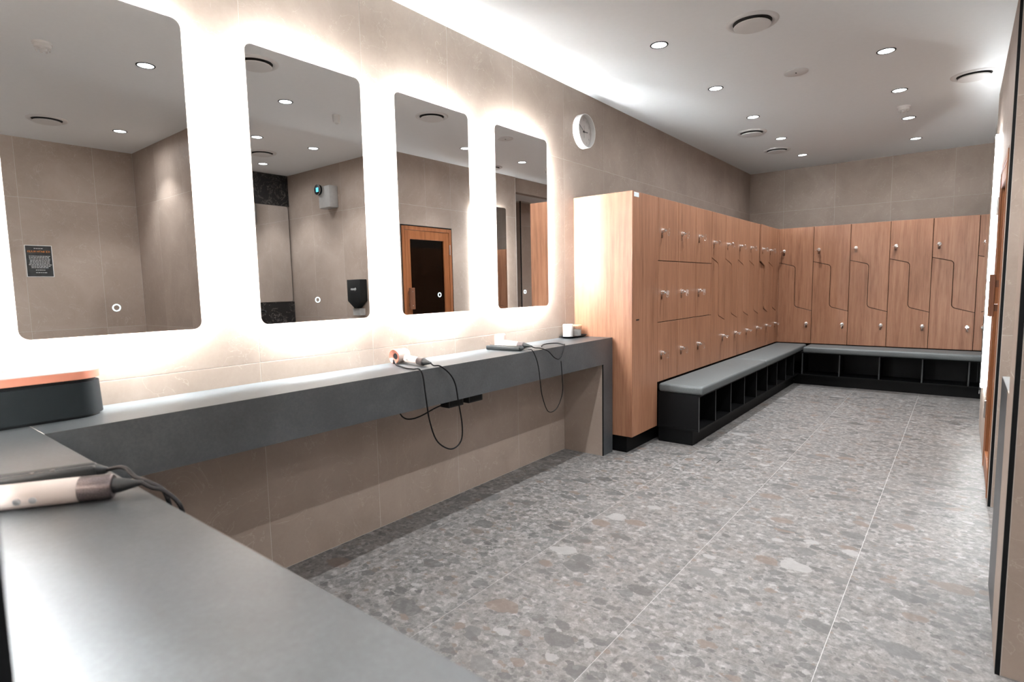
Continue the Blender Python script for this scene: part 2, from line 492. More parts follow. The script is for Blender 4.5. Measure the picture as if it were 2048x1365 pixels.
# ceiling
struct('ceiling', B((-0.12, XE+0.15, -1.75, 8.75, H, H+0.1)), 'ceil')
struct('ceiling_recess', B((2.75, 3.9, YE, 8.608, 2.66, 2.7)), 'ceil')
# floor: slab and large tiles
fl = struct('floor', B((-0.12, XE+0.15, -1.75, 8.75, -0.1, -GD)), 'fgrout')
_ft = {}
def floor_tiles(xs, ys):
    for i in range(len(xs)-1):
        for k in range(len(ys)-1):
            wd, ln = round(xs[i+1]-xs[i], 4), round(ys[k+1]-ys[k], 4)
            key = (wd, ln)
            if key not in _ft:
                me = mesh(B((0.0009, wd-0.0009, 0.0009, ln-0.0009, -TT, 0)), 'tile'); me.materials.append(M['floor']); _ft[key] = me
            o = bpy.data.objects.new('tile', _ft[key]); COL.objects.link(o); o.parent = fl; o.location = (xs[i], ys[k], 0)
floor_tiles([0, 0.262, 0.88, 1.497, 2.115, 2.733, 3.35, 3.97, 4.69], [-1.6, -0.565, 0.665, 1.895, 3.125, 4.355, 5.585, 6.815, 8.045, 8.608])

# black corner trims
def corner_trim(n, x, y, sx, sy, z1=H):
    a = 0.013
    bm = B((min(x, x+sx*a), max(x, x+sx*a), min(y, y+sy*0.004), max(y, y+sy*0.004), 0.0, z1), (min(x, x+sx*0.004), max(x, x+sx*0.004), min(y+sy*0.004, y+sy*a), max(y+sy*0.004, y+sy*a), 0.0, z1))
    struct('trim_%d' % n, bm, 'trim')
corner_trim(1, NBX, 2.35, 1, 1)
corner_trim(2, RX, YA, 1, 1)
corner_trim(3, NX, 0.05, -1, -1)
corner_trim(4, 3.2, 7.25, 1, 1, 2.66)
struct('trim_5', B((RX-0.001, RX+0.01, YE, YE+0.012, 0, H)), 'grout')

# ------------------------------------------------------------------ vanity counter
XC, YCI, YCE, YLI, ZF = 0.3516, 0.41, 3.862, 3.723, 0.7056
vc = thing('vanity_counter', 'long dark grey stone vanity counter under the row of glowing mirrors', 'counter')
obj('countertop', B((0.002, XC, YCI+0.0008, YCE, 0.88, 0.90)), 'stone', vc)
obj('return_top', B((0.002, NX-0.002, 0.052, YCI-0.0008, 0.88, 0.90)), 'stone', vc)
obj('fascia', B((XC-0.02, XC, YCI, YLI, ZF, 0.88)), 'stone', vc)
obj('return_fascia', B((XC, NX-0.002, YCI-0.02, YCI, ZF, 0.88)), 'stone', vc)
obj('end_leg', B((0.002, XC, YLI, YCE, 0.0, 0.88)), 'stone', vc)
obj('tile_lining', B((0.002, XC-0.008, YLI-0.008, YLI, 0.0, ZF)), 'tile', vc, label='beige tile lining on the inner face of the counter leg')
obj('edge_trim', B((XC-0.008, XC-0.0005, YLI-0.007, YLI, 0.0, ZF)), 'trim', vc)
obj('joint_strip', B((0.004, XC, YCI-0.0012, YCI+0.0012, 0.885, 0.9002)), 'grout', vc)

# ------------------------------------------------------------------ backlit mirrors
def backlit_mirror(label, y0, y1, z0, z1, touch=None, tilt=0.0, loc=(0, 0, 0), rotz=0.0, group=None, rad=0.032, off=0.04, led='led'):
    """built against the plane x=0 facing +x; local y along the wall"""
    yc = 0.5*(y0+y1)
    t = thing('backlit_mirror', label, 'mirror', loc, rotz, group)
    bm = bmesh.new(); poly = rrect(y0, y1, z0, z1, rad)
    # glass: prism in (y,z); add_prism extrudes along y -> rotate to x
    add_prism(bm, poly, 0.0, 0.005)
    rot = Matrix(((0, -1, 0), (1, 0, 0), (0, 0, 1)))          # x->y, y->-x
    bmesh.ops.transform(bm, matrix=rot.to_4x4(), verts=bm.verts)
    bmesh.ops.translate(bm, verts=bm.verts, vec=(off, 0, 0))
    if tilt:
        bmesh.ops.rotate(bm, verts=bm.verts, cent=(off-0.0025, yc, 0.5*(z0+z1)), matrix=Matrix.Rotation(-R(tilt), 3, 'Y'))
    obj('glass', bm, 'mirror', t)
    i = 0.045
    bm = B((0.0, off-0.008, y0+i+0.02, y1-i-0.02, z0+i+0.02, z1-i-0.02))
    obj('back_box', bm, 'alu', t)
    a0, a1, b0, b1 = y0+i, y1-i, z0+i, z1-i
    xx0, xx1 = 0.006, off-0.009
    for nm, bx in (('led_strip', (xx0, xx1, a0, a0+0.012, b0, b1)), ('led_strip', (xx0, xx1, a1-0.012, a1, b0, b1)),
                   ('led_strip', (xx0, xx1, a0+0.012, a1-0.012, b1-0.012, b1)), ('led_strip', (xx0, xx1, a0+0.012, a1-0.012, b0, b0+0.012))):
        obj(nm, B(bx), led, t)
    if touch:
        ty, tz = touch
        bm = bmesh.new()
        add_lathe(bm, [(0, 0.0098), (0.0012, 0.0098), (0.0012, 0.0132), (0, 0.0132), (0, 0.0098)], (off+0.0015, ty, tz), (1, 0, 0), 28)
        obj('touch_switch', bm, 'icon', t, label='small glowing ring touch switch')
    return t
ZB, ZT = 1.1594, 2.3507
GM = 'backlit mirrors above the vanity counter'
ms = [(0.4313, 1.0007, 'backlit mirror above the black case with the copper lid', 0.711, 1.256, 0.21), (1.25, 1.8325, 'backlit mirror next along from the one above the black case', 1.532, 1.26, 0.19),
      (2.052, 2.6219, 'backlit mirror reflecting the wooden sauna door', 2.337, 1.265, 0.17), (2.8746, 3.457, 'backlit mirror hung closest to the wall clock', 3.169, 1.267, 0.05)]
for y0, y1, lab, ty, tz, tl in ms:
    backlit_mirror(lab, y0, y1, ZB, ZT, (ty, tz), tl, group=GM)
# on the near wall over the return counter (lights the counter and the ceiling towards the corridor)
backlit_mirror('backlit mirror on the near wall, closest to its open end', -0.29, 0.29, ZB, ZT, None, 0.0, (1.47, 0.05, 0), R(90), group=GM)
backlit_mirror('backlit mirror on the near wall, beside the case in the counter corner', -0.29, 0.29, ZB, ZT, None, 0.0, (0.65, 0.05, 0), R(90), group=GM)
# on the right wall, facing -X (turned half round)
backlit_mirror('tall backlit mirror on the wall beside the sauna door', -0.35, 0.35, 0.44, 2.375, None, 0.0, (RX, 5.76, 0), math.pi, rad=0.03, off=0.038, led='led_tall')

# ------------------------------------------------------------------ lockers
XL, YBL, ZL, ZS_ = 0.509, 8.125, 1.994, 0.497
WL = 0.4165
WBK = 0.4088
TD = 0.018
g = 0.0028
def fillet(pts, n=5):
    """pts: (x,z,r) polyline corners -> list of (x,z)"""
    out = []
    for i, (x, z, r) in enumerate(pts):
        if r == 0 or i in (0, len(pts)-1): out.append((x, z)); continue
        p = Vector((x, z)); a = (Vector(pts[i-1][:2])-p).normalized(); b = (Vector(pts[i+1][:2])-p).normalized()
        ang = a.angle(b); d = r/math.tan(ang/2)
        c = p + (a+b).normalized()*(r/math.sin(ang/2))
        s = p+a*d; e = p+b*d
        a0 = math.atan2(s.y-c.y, s.x-c.x); a1 = math.atan2(e.y-c.y, e.x-c.x)
        da = (a1-a0+math.pi) % (2*math.pi) - math.pi
        for k in range(n+1):
            t = a0 + da*k/n; out.append((c.x+r*math.cos(t), c.y+r*math.sin(t)))
    return out
def lock_mesh():
    bm = bmesh.new()
    add_lathe(bm, [(0, 0), (0, 0.0145), (0.004, 0.0145), (0.005, 0.0115), (0.021, 0.011), (0.023, 0.009), (0.023, 0)], (0, 0, 0), (0, -1, 0), 18)
    # latch knob plate across the barrel
    add_box(bm, -0.0135, 0.0135, -0.028, -0.021, -0.004, 0.004)
    return mesh(bm, 'lock', smooth=True)
def key_mesh():
    bm = bmesh.new()
    add_box(bm, -0.0012, 0.0012, -0.036, -0.022, -0.004, 0.004)
    add_lathe(bm, [(-0.0012, 0.0), (-0.0012, 0.0125), (0.0012, 0.0125), (0.0012, 0.0)], (0, -0.046, -0.001), (1, 0, 0), 14)
    ring = [(0.0, -0.05 + 0.007*math.sin(a), -0.018 + 0.011*math.cos(a)) for a in (2*math.pi*k/14 for k in range(15))]
    add_tube(bm, ring, 0.0011, 6)
    return mesh(bm, 'key', smooth=True)
def tag_mesh():
    return mesh(B((-0.0125, 0.0125, -0.0015, 0, -0.0125, 0.0125)), 'number_plate')
LOCK, KEY, NTAG = lock_mesh(), key_mesh(), tag_mesh()
for me, mm in ((LOCK, 'chrome'), (KEY, 'chrome'), (NTAG, 'clear')): me.materials.append(M[mm])
rng = random.Random(4)
def add_lock(door, u, z):
    lo = obj('lock', LOCK, 'chrome', door, loc=(u, 0, z)); lo.scale = (1.35, 1.2, 1.35)
    k = obj('key', KEY, 'chrome', door, loc=(u, 0, z)); k.scale = (1.5, 1.15, 1.5)
    k.rotation_euler = (0, R(rng.choice([0, 0, 20, 70, 90, -35])), 0)
    obj('number_plate', NTAG, 'clear', door, loc=(u, 0, z-0.045))
def door_obj(parent, poly, locks, pivot=None):
    bm = bmesh.new(); add_prism(bm, poly, 0.0, TD)
    d = obj('door', bm, 'wood', parent, bevel=0.0012, segs=1)
    for u, z in locks: add_lock(d, u, z)
    return d
def body(parent, wd, depth):
    obj('body', B((0.001, wd-0.001, TD+0.003, depth, 0.134, ZL-0.001)), 'carc_shade', parent)  # near-black body colour paints in the edge shadow of the door gaps
def z_column(name, label, wd, depth, group):
    t = thing(name, label, 'locker', group=group)
    body(t, wd, depth)
    m = 0.203*wd/0.409
    upline = fillet([(g, 1.553, 0), (m, 1.500, 0.045), (m, 0.978, 0.045), (wd-g, 0.923, 0)])
    du = [(wd-g, ZL)] + [(g, ZL)] + upline
    # counter-clockwise seen from the front
    off = 0.0065
    lowline = fillet([(g, 1.553-off, 0), (m-off, 1.500-off, 0.045-off), (m-off, 0.978-off, 0.045+off), (wd-g, 0.923-off, 0)])
    dl = [(g, ZS_)] + [(wd-g, ZS_)] + lowline[::-1]
    door_obj(t, du, [(0.06, 1.70)])
    door_obj(t, dl, [(wd-0.06, 0.755)])
    return t
def three_column(name, label, wd, depth, group):
    t = thing(name, label, 'locker', group=group)
    body(t, wd, depth)
    for z0, z1, zl in ((ZS_, 0.987, 0.735), (0.993, 1.489, 1.235), (1.495, ZL, 1.735)):
        door_obj(t, [(g, z0), (wd-g, z0), (wd-g, z1), (g, z1)], [(0.075, zl)])
    return t
gl, gb = 'lockers along the mirror wall', 'lockers along the back wall'
Y0L = 4.335
ordn = ['first', 'second', 'third', 'fourth', 'fifth', 'sixth']
p3 = three_column('locker_column', '', WL, XL-0.002, gl)
three_lab = ['three-door oak locker column next to the plain oak end panel', 'middle one of the three-door oak locker columns', 'three-door oak locker column next to the first Z-door column']
for k in range(3):
    t = p3 if k == 0 else dup(p3)
    t.location = (XL, Y0L + k*WL, 0); t.rotation_euler = (0, 0, R(90)); t['label'] = three_lab[k]
pz = z_column('locker_column', '', WL, XL-0.002, gl)
zl = ['Z-door oak locker column beside the three-door columns, mirror wall bank', 'second Z-door oak locker column from the three-door columns', 'third Z-door oak locker column from the three-door columns',
      'fourth Z-door oak locker column from the three-door columns', 'Z-door oak locker column with its upper door ajar', 'Z-door oak locker column of the mirror wall bank in the room corner']
for k in range(6):
    t = pz if k == 0 else dup(pz)
    t.location = (XL, Y0L + (3+k)*WL, 0); t.rotation_euler = (0, 0, R(90)); t['label'] = zl[k]
    if k == 4:
        d = [c for c in t.children if c.name.startswith('door')][0]
        # hinge on the right edge; swing the lock side out a little
        a = R(2.6); piv = Vector((WL, 0, 0))
        d.matrix_local = Matrix.Translation(piv) @ Matrix.Rotation(a, 4, 'Z') @ Matrix.Translation(-piv)
pb = z_column('locker_column', '', WBK, 8.606-YBL, gb)
X0B = 0.5214
bl = ['Z-door oak locker column at the corner end of the back wall bank'] + ['%s Z-door oak locker column from the corner, back wall bank' % ordn[k] for k in range(1, 6)]
for k in range(6):
    t = pb if k == 0 else dup(pb)
    t.location = (X0B + k*WBK, YBL, 0); t['label'] = bl[k]
ep = thing('locker_end_panel', 'tall plain oak end panel and filler closing the locker bank beside the counter', 'panel')
obj('side_panel', B((0.0, XL, 3.879, 3.897, 0.132, ZL)), 'wood', ep, bevel=0.001, segs=1)
obj('front_filler', B((XL-0.018, XL, 3.898, 4.334, 0.132, ZL)), 'wood', ep, bevel=0.001, segs=1)
obj('small_sticker', B((XL, XL+0.0012, 3.905, 3.985, 1.955, 1.988)), 'sticker', ep, label='small pale rectangular sticker at the top corner')
obj('keyhole_slot', B((XL, XL+0.001, 3.945, 3.995, 1.028, 1.038)), 'trim', ep)
cf = thing('corner_filler', 'narrow oak filler strip where the two locker banks meet', 'panel')
obj('strip', B((XL-0.018, XL, Y0L+9*WL+0.002, YBL+0.02, ZS_, ZL), (XL, X0B, YBL+0.006, YBL+0.02, ZS_, ZL)), 'wood', cf)
rf = thing('recess_filler', 'oak filler panel closing the back bank against the recess wall', 'panel')
obj('panel', B((X0B+6*WBK+0.002, 3.198, YBL, YBL+0.018, ZS_, ZL)), 'wood', rf)
pl = thing('locker_plinth', 'recessed black plinth under the lockers by the counter', 'plinth')
obj('kickboard', B((0.0, 0.455, 3.90, 8.6, 0.0, 0.13)), 'black', pl)
obj('back_kickboard', B((0.46, 3.19, 8.2, 8.6, 0.0, 0.13)), 'black', pl)

# ------------------------------------------------------------------ benches
bn = thing('locker_bench', 'black open cubby bench along the mirror wall lockers', 'bench')
XB = 0.852
obj('plinth', B((XL+0.001, 0.80, 4.365, 7.84, 0.0, 0.118)), 'black', bn, bevel=0.001, segs=1)
obj('bottom_panel', B((XL+0.001, XB, 4.352, 7.86, 0.12, 0.136)), 'black', bn)
obj('top_panel', B((XL+0.001, XB, 4.352, 8.12, 0.40, 0.418)), 'black', bn)
obj('end_panel', B((XL+0.001, XB-0.001, 4.352, 4.370, 0.137, 0.40)), 'black', bn)
obj('back_panel', B((XL+0.001, XL+0.012, 4.372, 8.12, 0.137, 0.40)), 'black', bn)
obj('edge_strip', B((XB-0.001, XB+0.0008, 4.352, 4.370, 0.12, 0.40)), 'edge', bn)
for k in range(1, 9):
    y = 4.345 + 0.406*k
    dv = obj('divider', B((XL+0.013, XB-0.002, y-0.008, y+0.008, 0.137, 0.40)), 'black', bn)
    obj('edge_strip', B((XB-0.002, XB-0.0005, y-0.006, y+0.006, 0.137, 0.40)), 'edge', dv)
bb = thing('locker_bench', 'black open cubby bench along the back wall lockers', 'bench')
YB2 = 7.79
obj('plinth', B((0.81, 3.19, 7.843, YBL-0.002, 0.0, 0.118)), 'black', bb, bevel=0.001, segs=1)
obj('bottom_panel', B((XB+0.004, 3.19, YB2, YBL-0.002, 0.12, 0.136)), 'black', bb)
obj('top_panel', B((XB+0.004, 3.19, YB2, YBL-0.002, 0.40, 0.418)), 'black', bb)
obj('back_panel', B((XB+0.004, 3.19, YBL-0.014, YBL-0.002, 0.137, 0.40)), 'black', bb)
for k in range(6):
    x = 0.906 + 0.4088*k
    dv = obj('divider', B((x-0.008, x+0.008, YB2+0.002, YBL-0.016, 0.137, 0.40)), 'black', bb)
    obj('edge_strip', B((x-0.006, x+0.006, YB2+0.0005, YB2+0.002, 0.137, 0.40)), 'edge', dv)
def cushion(label, x0, x1, y0, y1):
    o = obj('bench_cushion', B((x0, x1, y0, y1, 0.419, 0.489)), 'cush', smooth=True, bevel=0.02, segs=4)
    return tag(o, label, 'cushion', 'grey bench cushions')
cushion('grey vinyl bench cushion at the counter end of the mirror wall bench', XL+0.006, 0.886, 4.345, 6.20)
cushion('grey vinyl bench cushion in the room corner of the mirror wall bench', XL+0.006, 0.886, 6.204, 8.112)
cushion('grey vinyl bench cushion on the back wall bench', 0.925, 3.18, 7.70, 8.112)

# ------------------------------------------------------------------ sauna door
sd = thing('sauna_door', 'timber framed sauna door with smoked glass and block handle', 'door')
obj('door_frame', B((RX-0.004, RX+0.075, DY0+0.016, DY0+0.058, 0.0, DZ-0.016), (RX-0.004, RX+0.075, DY1-0.058, DY1-0.016, 0.0, DZ-0.016), (RX-0.004, RX+0.075, DY0+0.058, DY1-0.058, DZ-0.058, DZ-0.016)), 'door', sd, bevel=0.002, segs=1)
obj('shadow_gap', B((RX+0.004, RX+0.08, DY0+0.001, DY0+0.015, 0.0, DZ-0.001), (RX+0.004, RX+0.08, DY1-0.015, DY1-0.001, 0.0, DZ-0.001), (RX+0.004, RX+0.08, DY0+0.015, DY1-0.015, DZ-0.015, DZ-0.001)), 'trim', sd)
ly0, ly1, lz1 = DY0+0.062, DY1-0.062, DZ-0.062
leaf = obj('leaf_frame', B((RX+0.0, RX+0.045, ly0, ly0+0.075, 0.01, lz1), (RX+0.0, RX+0.045, ly1-0.085, ly1, 0.01, lz1), (RX+0.0, RX+0.045, ly0+0.075, ly1-0.085, lz1-0.10, lz1), (RX+0.0, RX+0.045, ly0+0.075, ly1-0.085, 0.01, 0.13)), 'door', sd, bevel=0.002, segs=1)
obj('glass_pane', B((RX+0.016, RX+0.026, ly0+0.076, ly1-0.086, 0.131, lz1-0.101)), 'darkglass', leaf)
hd = obj('handle', B((RX-0.046, RX-0.02, 4.335, 4.405, 1.078, 1.325)), 'handle', leaf, bevel=0.003)
for z in (1.12, 1.28):
    obj('handle_screw', L([(0, 0), (0, 0.006), (0.0025, 0.006), (0.0025, 0)], (RX-0.046, 4.37, z), (-1, 0, 0), 14), 'steel', hd)
obj('handle_mount', B((RX-0.02, RX, 4.345, 4.395, 1.11, 1.15), (RX-0.02, RX, 4.345, 4.395, 1.25, 1.29)), 'handle', leaf)
for z in (0.40, 1.78):
    obj('hinge', L([(-0.06, 0), (-0.06, 0.008), (0.06, 0.008), (0.06, 0)], (RX-0.006, ly1+0.012, z), (0, 0, 1), 12), 'steel', sd)

# ------------------------------------------------------------------ corridor fittings
cv = thing('corridor_vanity', 'dark stone cabinet with a pale lit top behind the corridor wall corner', 'cabinet')
obj('cabinet_body', B((2.588, 3.4, 2.682, 3.055, 0.0, 0.88)), 'stone', cv)
obj('tiled_end', B((2.588, 3.4, 2.552, 2.681, 0.0, 0.90)), 'tile', cv, label='beige tiled end strip of the cabinet')
obj('cabinet_top', B((2.588, 3.4, 2.682, 3.058, 0.88, 0.90)), 'stone', cv, bevel=0.0015, segs=1)
mb = thing('marble_panel', 'black veined marble splashback around the corridor wash mirror', 'panel')
obj('upper_slab', B((XE-0.03, XE-0.001, 2.56, YA-0.002, 2.44, H-0.002)), 'marble', mb)
obj('lower_slab', B((XE-0.03, XE-0.001, 2.56, YA-0.002, 0.0, 1.185)), 'marble', mb)
wm = thing('wash_mirror', 'plain round-cornered mirror over the black marble in the corridor', 'mirror')
bm = bmesh.new(); add_prism(bm, rrect(2.6, YA-0.025, 1.19, 2.435, 0.03), 0.0, 0.006)
bmesh.ops.transform(bm, matrix=Matrix(((0, -1, 0, XE-0.03), (1, 0, 0, 0), (0, 0, 1, 0), (0, 0, 0, 1))), verts=bm.verts)
obj('glass', bm, 'mirror', wm)
obj('mount', B((XE-0.03, XE-0.001, 2.75, YA-0.06, 1.22, 2.40)), 'alu', wm)
tp = thing('wall_tap', 'black wall tap on the marble splashback in the corridor', 'tap')
obj('backplate', B((XE-0.038, XE-0.031, 3.60, 3.66, 0.95, 1.11)), 'blackp', tp)
obj('spout', T([(XE-0.03, 3.63, 1.08), (XE-0.19, 3.63, 1.08), (XE-0.2, 3.63, 1.06)], 0.012), 'blackp', tp, smooth=True)
obj('lever', B((XE-0.06, XE-0.038, 3.62, 3.64, 0.98, 1.0)), 'blackp', tp)
# hand dryer on the corridor wall
hy = thing('hand_dryer', 'black pointed hand dryer on the corridor wall', 'hand dryer')
bm = bmesh.new(); add_prism(bm, [(3.205, 1.10), (3.335, 1.19), (3.335, 1.44), (3.085, 1.44), (3.085, 1.19)][::-1], YA-0.10, YA-0.001)
obj('body', bm, 'blackp', hy, bevel=0.006, smooth=True)
tm = text_mesh('dyson', 0.045); tm.materials.append(M['wwhite'])
o = obj('logo', tm, 'wwhite', hy, loc=(3.21, YA-0.1008, 1.33)); o.rotation_euler = (R(90), 0, 0)
obj('lower_wedge', B((3.14, 3.28, YA-0.07, YA-0.001, 1.02, 1.10)), 'greybox', hy)
# thermostat box
tb = thing('scent_dispenser', 'pale grey wall box with a round blue display in the corridor', 'dispenser')
obj('box', B((3.56, 3.79, YA-0.12, YA-0.001, 2.31, 2.57)), 'greybox', tb, bevel=0.012, smooth=True)
dd = obj('dial', L([(0, 0), (0, 0.06), (0.025, 0.065), (0.03, 0.058), (0.03, 0)], (3.76, YA-0.121, 2.53), (0, -1, 0), 32), 'blackp', tb, smooth=True)
obj('bezel', L([(0, 0.06), (0.004, 0.066), (0.008, 0.06)], (3.76, YA-0.148, 2.53), (0, -1, 0), 32), 'steel', dd, smooth=True)
obj('display', B((3.735, 3.785, YA-0.1525, YA-0.1515, 2.505, 2.555)), 'screen', dd)
# poster
ps = thing('rules_poster', 'small black rules poster with an orange heading and white border', 'poster')
py0, py1, pz0, pz1 = 1.374, 1.585, 1.515, 1.822
obj('border', B((XE-0.003, XE-0.0005, py0, py1, pz0, pz1)), 'pborder', ps)
obj('print', B((XE-0.0042, XE-0.003, py0+0.006, py1-0.006, pz0+0.006, pz1-0.006)), 'paper', ps)
def wall_text(s, size, yc, z, mat, parent, nm):
    me = text_mesh(s, size, 0.0003); me.materials.append(M[mat])
    o = obj(nm, me, mat, parent, loc=(XE-0.0048, yc, z)); o.rotation_euler = (R(90), 0, R(-90)); return o
wall_text('ICE BATH RULES', 0.024, 0.5*(py0+py1), pz1-0.062, 'orange', ps, 'heading')
rr = random.Random(3)
bm = bmesh.new()
for i, z in enumerate([pz1-0.032, pz1-0.105, pz1-0.119, pz1-0.133, pz1-0.147, pz1-0.161, pz1-0.175, pz1-0.189, pz1-0.203, pz1-0.217, pz1-0.24, pz1-0.265]):
    wdt = 0.07 if i in (0, 10, 11) else rr.uniform(0.13, 0.17)
    y = 0.5*(py0+py1)-wdt/2
    while y < 0.5*(py0+py1)+wdt/2:
        l = rr.uniform(0.008, 0.022)
        add_box(bm, XE-0.005, XE-0.0043, y, y+l, z-0.0025, z+0.0025); y += l+0.004
obj('text_lines', bm, 'wwhite', ps, kind='stuff')

# ------------------------------------------------------------------ wall clock
ck = thing('wall_clock', 'round white wall clock with a pale dial and deep rim', 'clock')
CY, CZ, CR = 4.003, 2.525, 0.131
obj('rim', L([(0, 0.122), (0, CR), (0.05, CR), (0.054, CR-0.003), (0.054, CR-0.008), (0.05, CR-0.011), (0.018, CR-0.011)], (0.0005, CY, CZ), (1, 0, 0), 64), 'white', ck, smooth=True)
dl = obj('dial', L([(0, 0), (0, CR-0.01), (0.004, CR-0.01), (0.004, 0)], (0.014, CY, CZ), (1, 0, 0), 64), 'dial', ck)
obj('back_plate', L([(0, 0), (0, 0.122), (0.013, 0.122), (0.013, 0)], (0.0006, CY, CZ), (1, 0, 0), 48), 'ink', ck)
for hnum in range(1, 13):
    a = R(30*hnum); me = text_mesh(str(hnum), 0.026, 0.0003); me.materials.append(M['greyink'])
    o = obj('numeral', me, 'greyink', dl, loc=(0.0185, CY+0.095*math.sin(a), CZ+0.095*math.cos(a))); o.rotation_euler = (R(90), 0, R(90))
def hand(nm, ang, l, tail, wd, x, mat):
    a = R(ang); bm = B((x, x+0.0015, -wd/2, wd/2, -tail, l))
    bmesh.ops.rotate(bm, verts=bm.verts, cent=(0, 0, 0), matrix=Matrix.Rotation(-a, 3, 'X'))
    bmesh.ops.translate(bm, verts=bm.verts, vec=(0, CY, CZ))
    obj(nm, bm, mat, ck)
hand('hour_hand', 88, 0.062, 0.012, 0.006, 0.021, 'ink')
hand('minute_hand', 301, 0.088, 0.014, 0.004, 0.0235, 'ink')
hand('second_hand', 182, 0.05, 0.045, 0.0016, 0.026, 'greyink')
obj('hub', L([(0, 0), (0, 0.007), (0.009, 0.007), (0.009, 0)], (0.019, CY, CZ), (1, 0, 0), 20), 'ink', ck)

# ------------------------------------------------------------------ ceiling fittings
def downlight_proto():
    t = thing('downlight', '', 'downlight', group='recessed ceiling downlights')
    obj('bezel', L([(0, 0.048), (-0.003, 0.0485), (-0.003, 0.056), (-0.001, 0.0575), (0, 0.0575)], (0, 0, 0), (0, 0, 1), 36), 'trim', t, smooth=True)
    obj('diffuser', L([(0, 0), (0, 0.048), (-0.0015, 0.048), (-0.0015, 0)], (0, 0, 0), (0, 0, 1), 36), 'lamp', t)
    ld = bpy.data.lights.new('bulb', 'SPOT'); ld.energy = SPOT; ld.color = (0.98, 0.99, 1.0)
    ld.spot_size = R(96); ld.spot_blend = 0.55; ld.shadow_soft_size = 0.013
    lo = bpy.data.objects.new('bulb', ld); COL.objects.link(lo); lo.parent = t; lo.location = (0, 0, -0.004)
    ls = bpy.data.lights.new('lens_spill', 'SPOT'); ls.energy = SPOT*0.4; ls.color = (0.98, 0.99, 1.0)
    ls.spot_size = R(176); ls.spot_blend = 1.0; ls.shadow_soft_size = 0.012
    l2 = bpy.data.objects.new('lens_spill', ls); COL.objects.link(l2); l2.parent = t; l2.location = (0, 0, -0.004)
    return t
dl0 = downlight_proto()
spots = [(0.845, y, 'mirror side row') for y in (1.54, 2.56, 3.577, 4.644, 5.665, 6.70, 7.745)] + [(1.97, y, 'doorway side row') for y in (1.57, 2.57, 3.62, 4.68, 5.70, 6.716, 7.738)] + \
        [(3.13, 2.93, 'c'), (3.13, 3.55, 'c'), (4.19, 3.55, 'c'), (3.82, 1.98, 'e'), (2.95, 0.3, 'e'), (3.82, 0.3, 'e'), (2.95, -0.9, 'e'), (3.82, -0.9, 'e')]  # last four 'e' lights are out of view, added to brighten the entry
own = {(3.13, 2.93): 'round recessed downlight in the corridor ceiling above the dark stone cabinet', (3.13, 3.55): 'round recessed downlight in the corridor ceiling in front of the hand dryer',
       (4.19, 3.55): 'round recessed downlight in the corridor ceiling beside the black marble', (3.82, 1.98): 'round recessed downlight over the entry alcove, close to the corridor nib wall',
       (2.95, 0.3): 'added unseen fill downlight over the entry alcove, by the open end of the near wall', (3.82, 0.3): 'added unseen fill downlight over the entry alcove, on the poster wall side',
       (2.95, -0.9): 'added unseen fill downlight at the entry end, on the near wall side', (3.82, -0.9): 'added unseen fill downlight at the entry end, on the poster wall side'}
nth = ['closest to', 'second from', 'third from', 'fourth from', 'fifth from', 'sixth from', 'seventh from']
rows = {'mirror side row': ('round recessed downlight of the ceiling row along the mirror wall, %s the back wall', 'recessed downlights, mirror wall row'),
        'doorway side row': ('round recessed downlight of the ceiling row along the sauna side, %s the back wall', 'recessed downlights, sauna side row'),
        'c': ('round recessed downlight in the corridor ceiling', 'recessed downlights, corridor'), 'e': ('round recessed downlight over the entry alcove', 'recessed downlights, entry')}
for i, (x, y, kx) in enumerate(spots):
    t = dl0 if i == 0 else dup(dl0)
    l, gname = rows[kx]
    if '%s' in l: l = l % nth[6 - i % 7]
    l = own.get((x, y), l)
    t.location = (x, y, H); t['label'] = l; t['group'] = gname
def air_vent_proto():
    t = thing('air_vent', '', 'vent', group='round ceiling air vents')
    obj('flange', L([(0, 0.104), (-0.004, 0.108), (-0.012, 0.122), (-0.012, 0.130), (-0.006, 0.142), (0, 0.146)], (0, 0, 0), (0, 0, 1), 48), 'vent', t, smooth=True)
    obj('throat', L([(0.0, 0), (0.0, 0.112), (-0.004, 0.110), (-0.004, 0)], (0, 0, 0), (0, 0, 1), 40), 'slot', t)
    obj('disc', L([(-0.018, 0), (-0.018, 0.098), (-0.022, 0.103), (-0.026, 0.1), (-0.028, 0.09), (-0.028, 0)], (0, 0, 0), (0, 0, 1), 48), 'vent', t, smooth=True)
    obj('stem', L([(0, 0), (0, 0.012), (-0.018, 0.012), (-0.018, 0)], (0, 0, 0), (0, 0, 1), 12), 'slot', t)
    return t
v0 = air_vent_proto()
vents = [(1.40, 3.638, 'round white ceiling air vent between the downlight rows, above the third mirror'), (0.676, 6.222, 'round white ceiling air vent above the middle of the locker bank'), (0.676, 7.24, 'round white ceiling air vent by the back corner of the lockers'),
         (2.44, 5.66, 'round white ceiling air vent by the tall backlit mirror'), (1.40, 2.03, 'round white ceiling air vent between the downlight rows, above the second mirror'),
         (3.69, 3.28, 'round white ceiling air vent in the corridor'), (3.85, 1.45, 'round white ceiling air vent over the entry alcove')]
for i, (x, y, l) in enumerate(vents):
    t = v0 if i == 0 else dup(v0)
    t.location = (x, y, H); t['label'] = l
sp = thing('ceiling_speaker', 'flat round grey-white ceiling disc between the downlight rows', 'sensor', (1.415, 4.69, H))
obj('plate', L([(0, 0), (0, 0.082), (-0.004, 0.082), (-0.007, 0.078), (-0.007, 0)], (0, 0, 0), (0, 0, 1), 40), 'vent', sp, smooth=True)
obj('centre_mark', B((-0.004, 0.004, -0.01, 0.01, -0.0085, -0.007)), 'slot', sp)
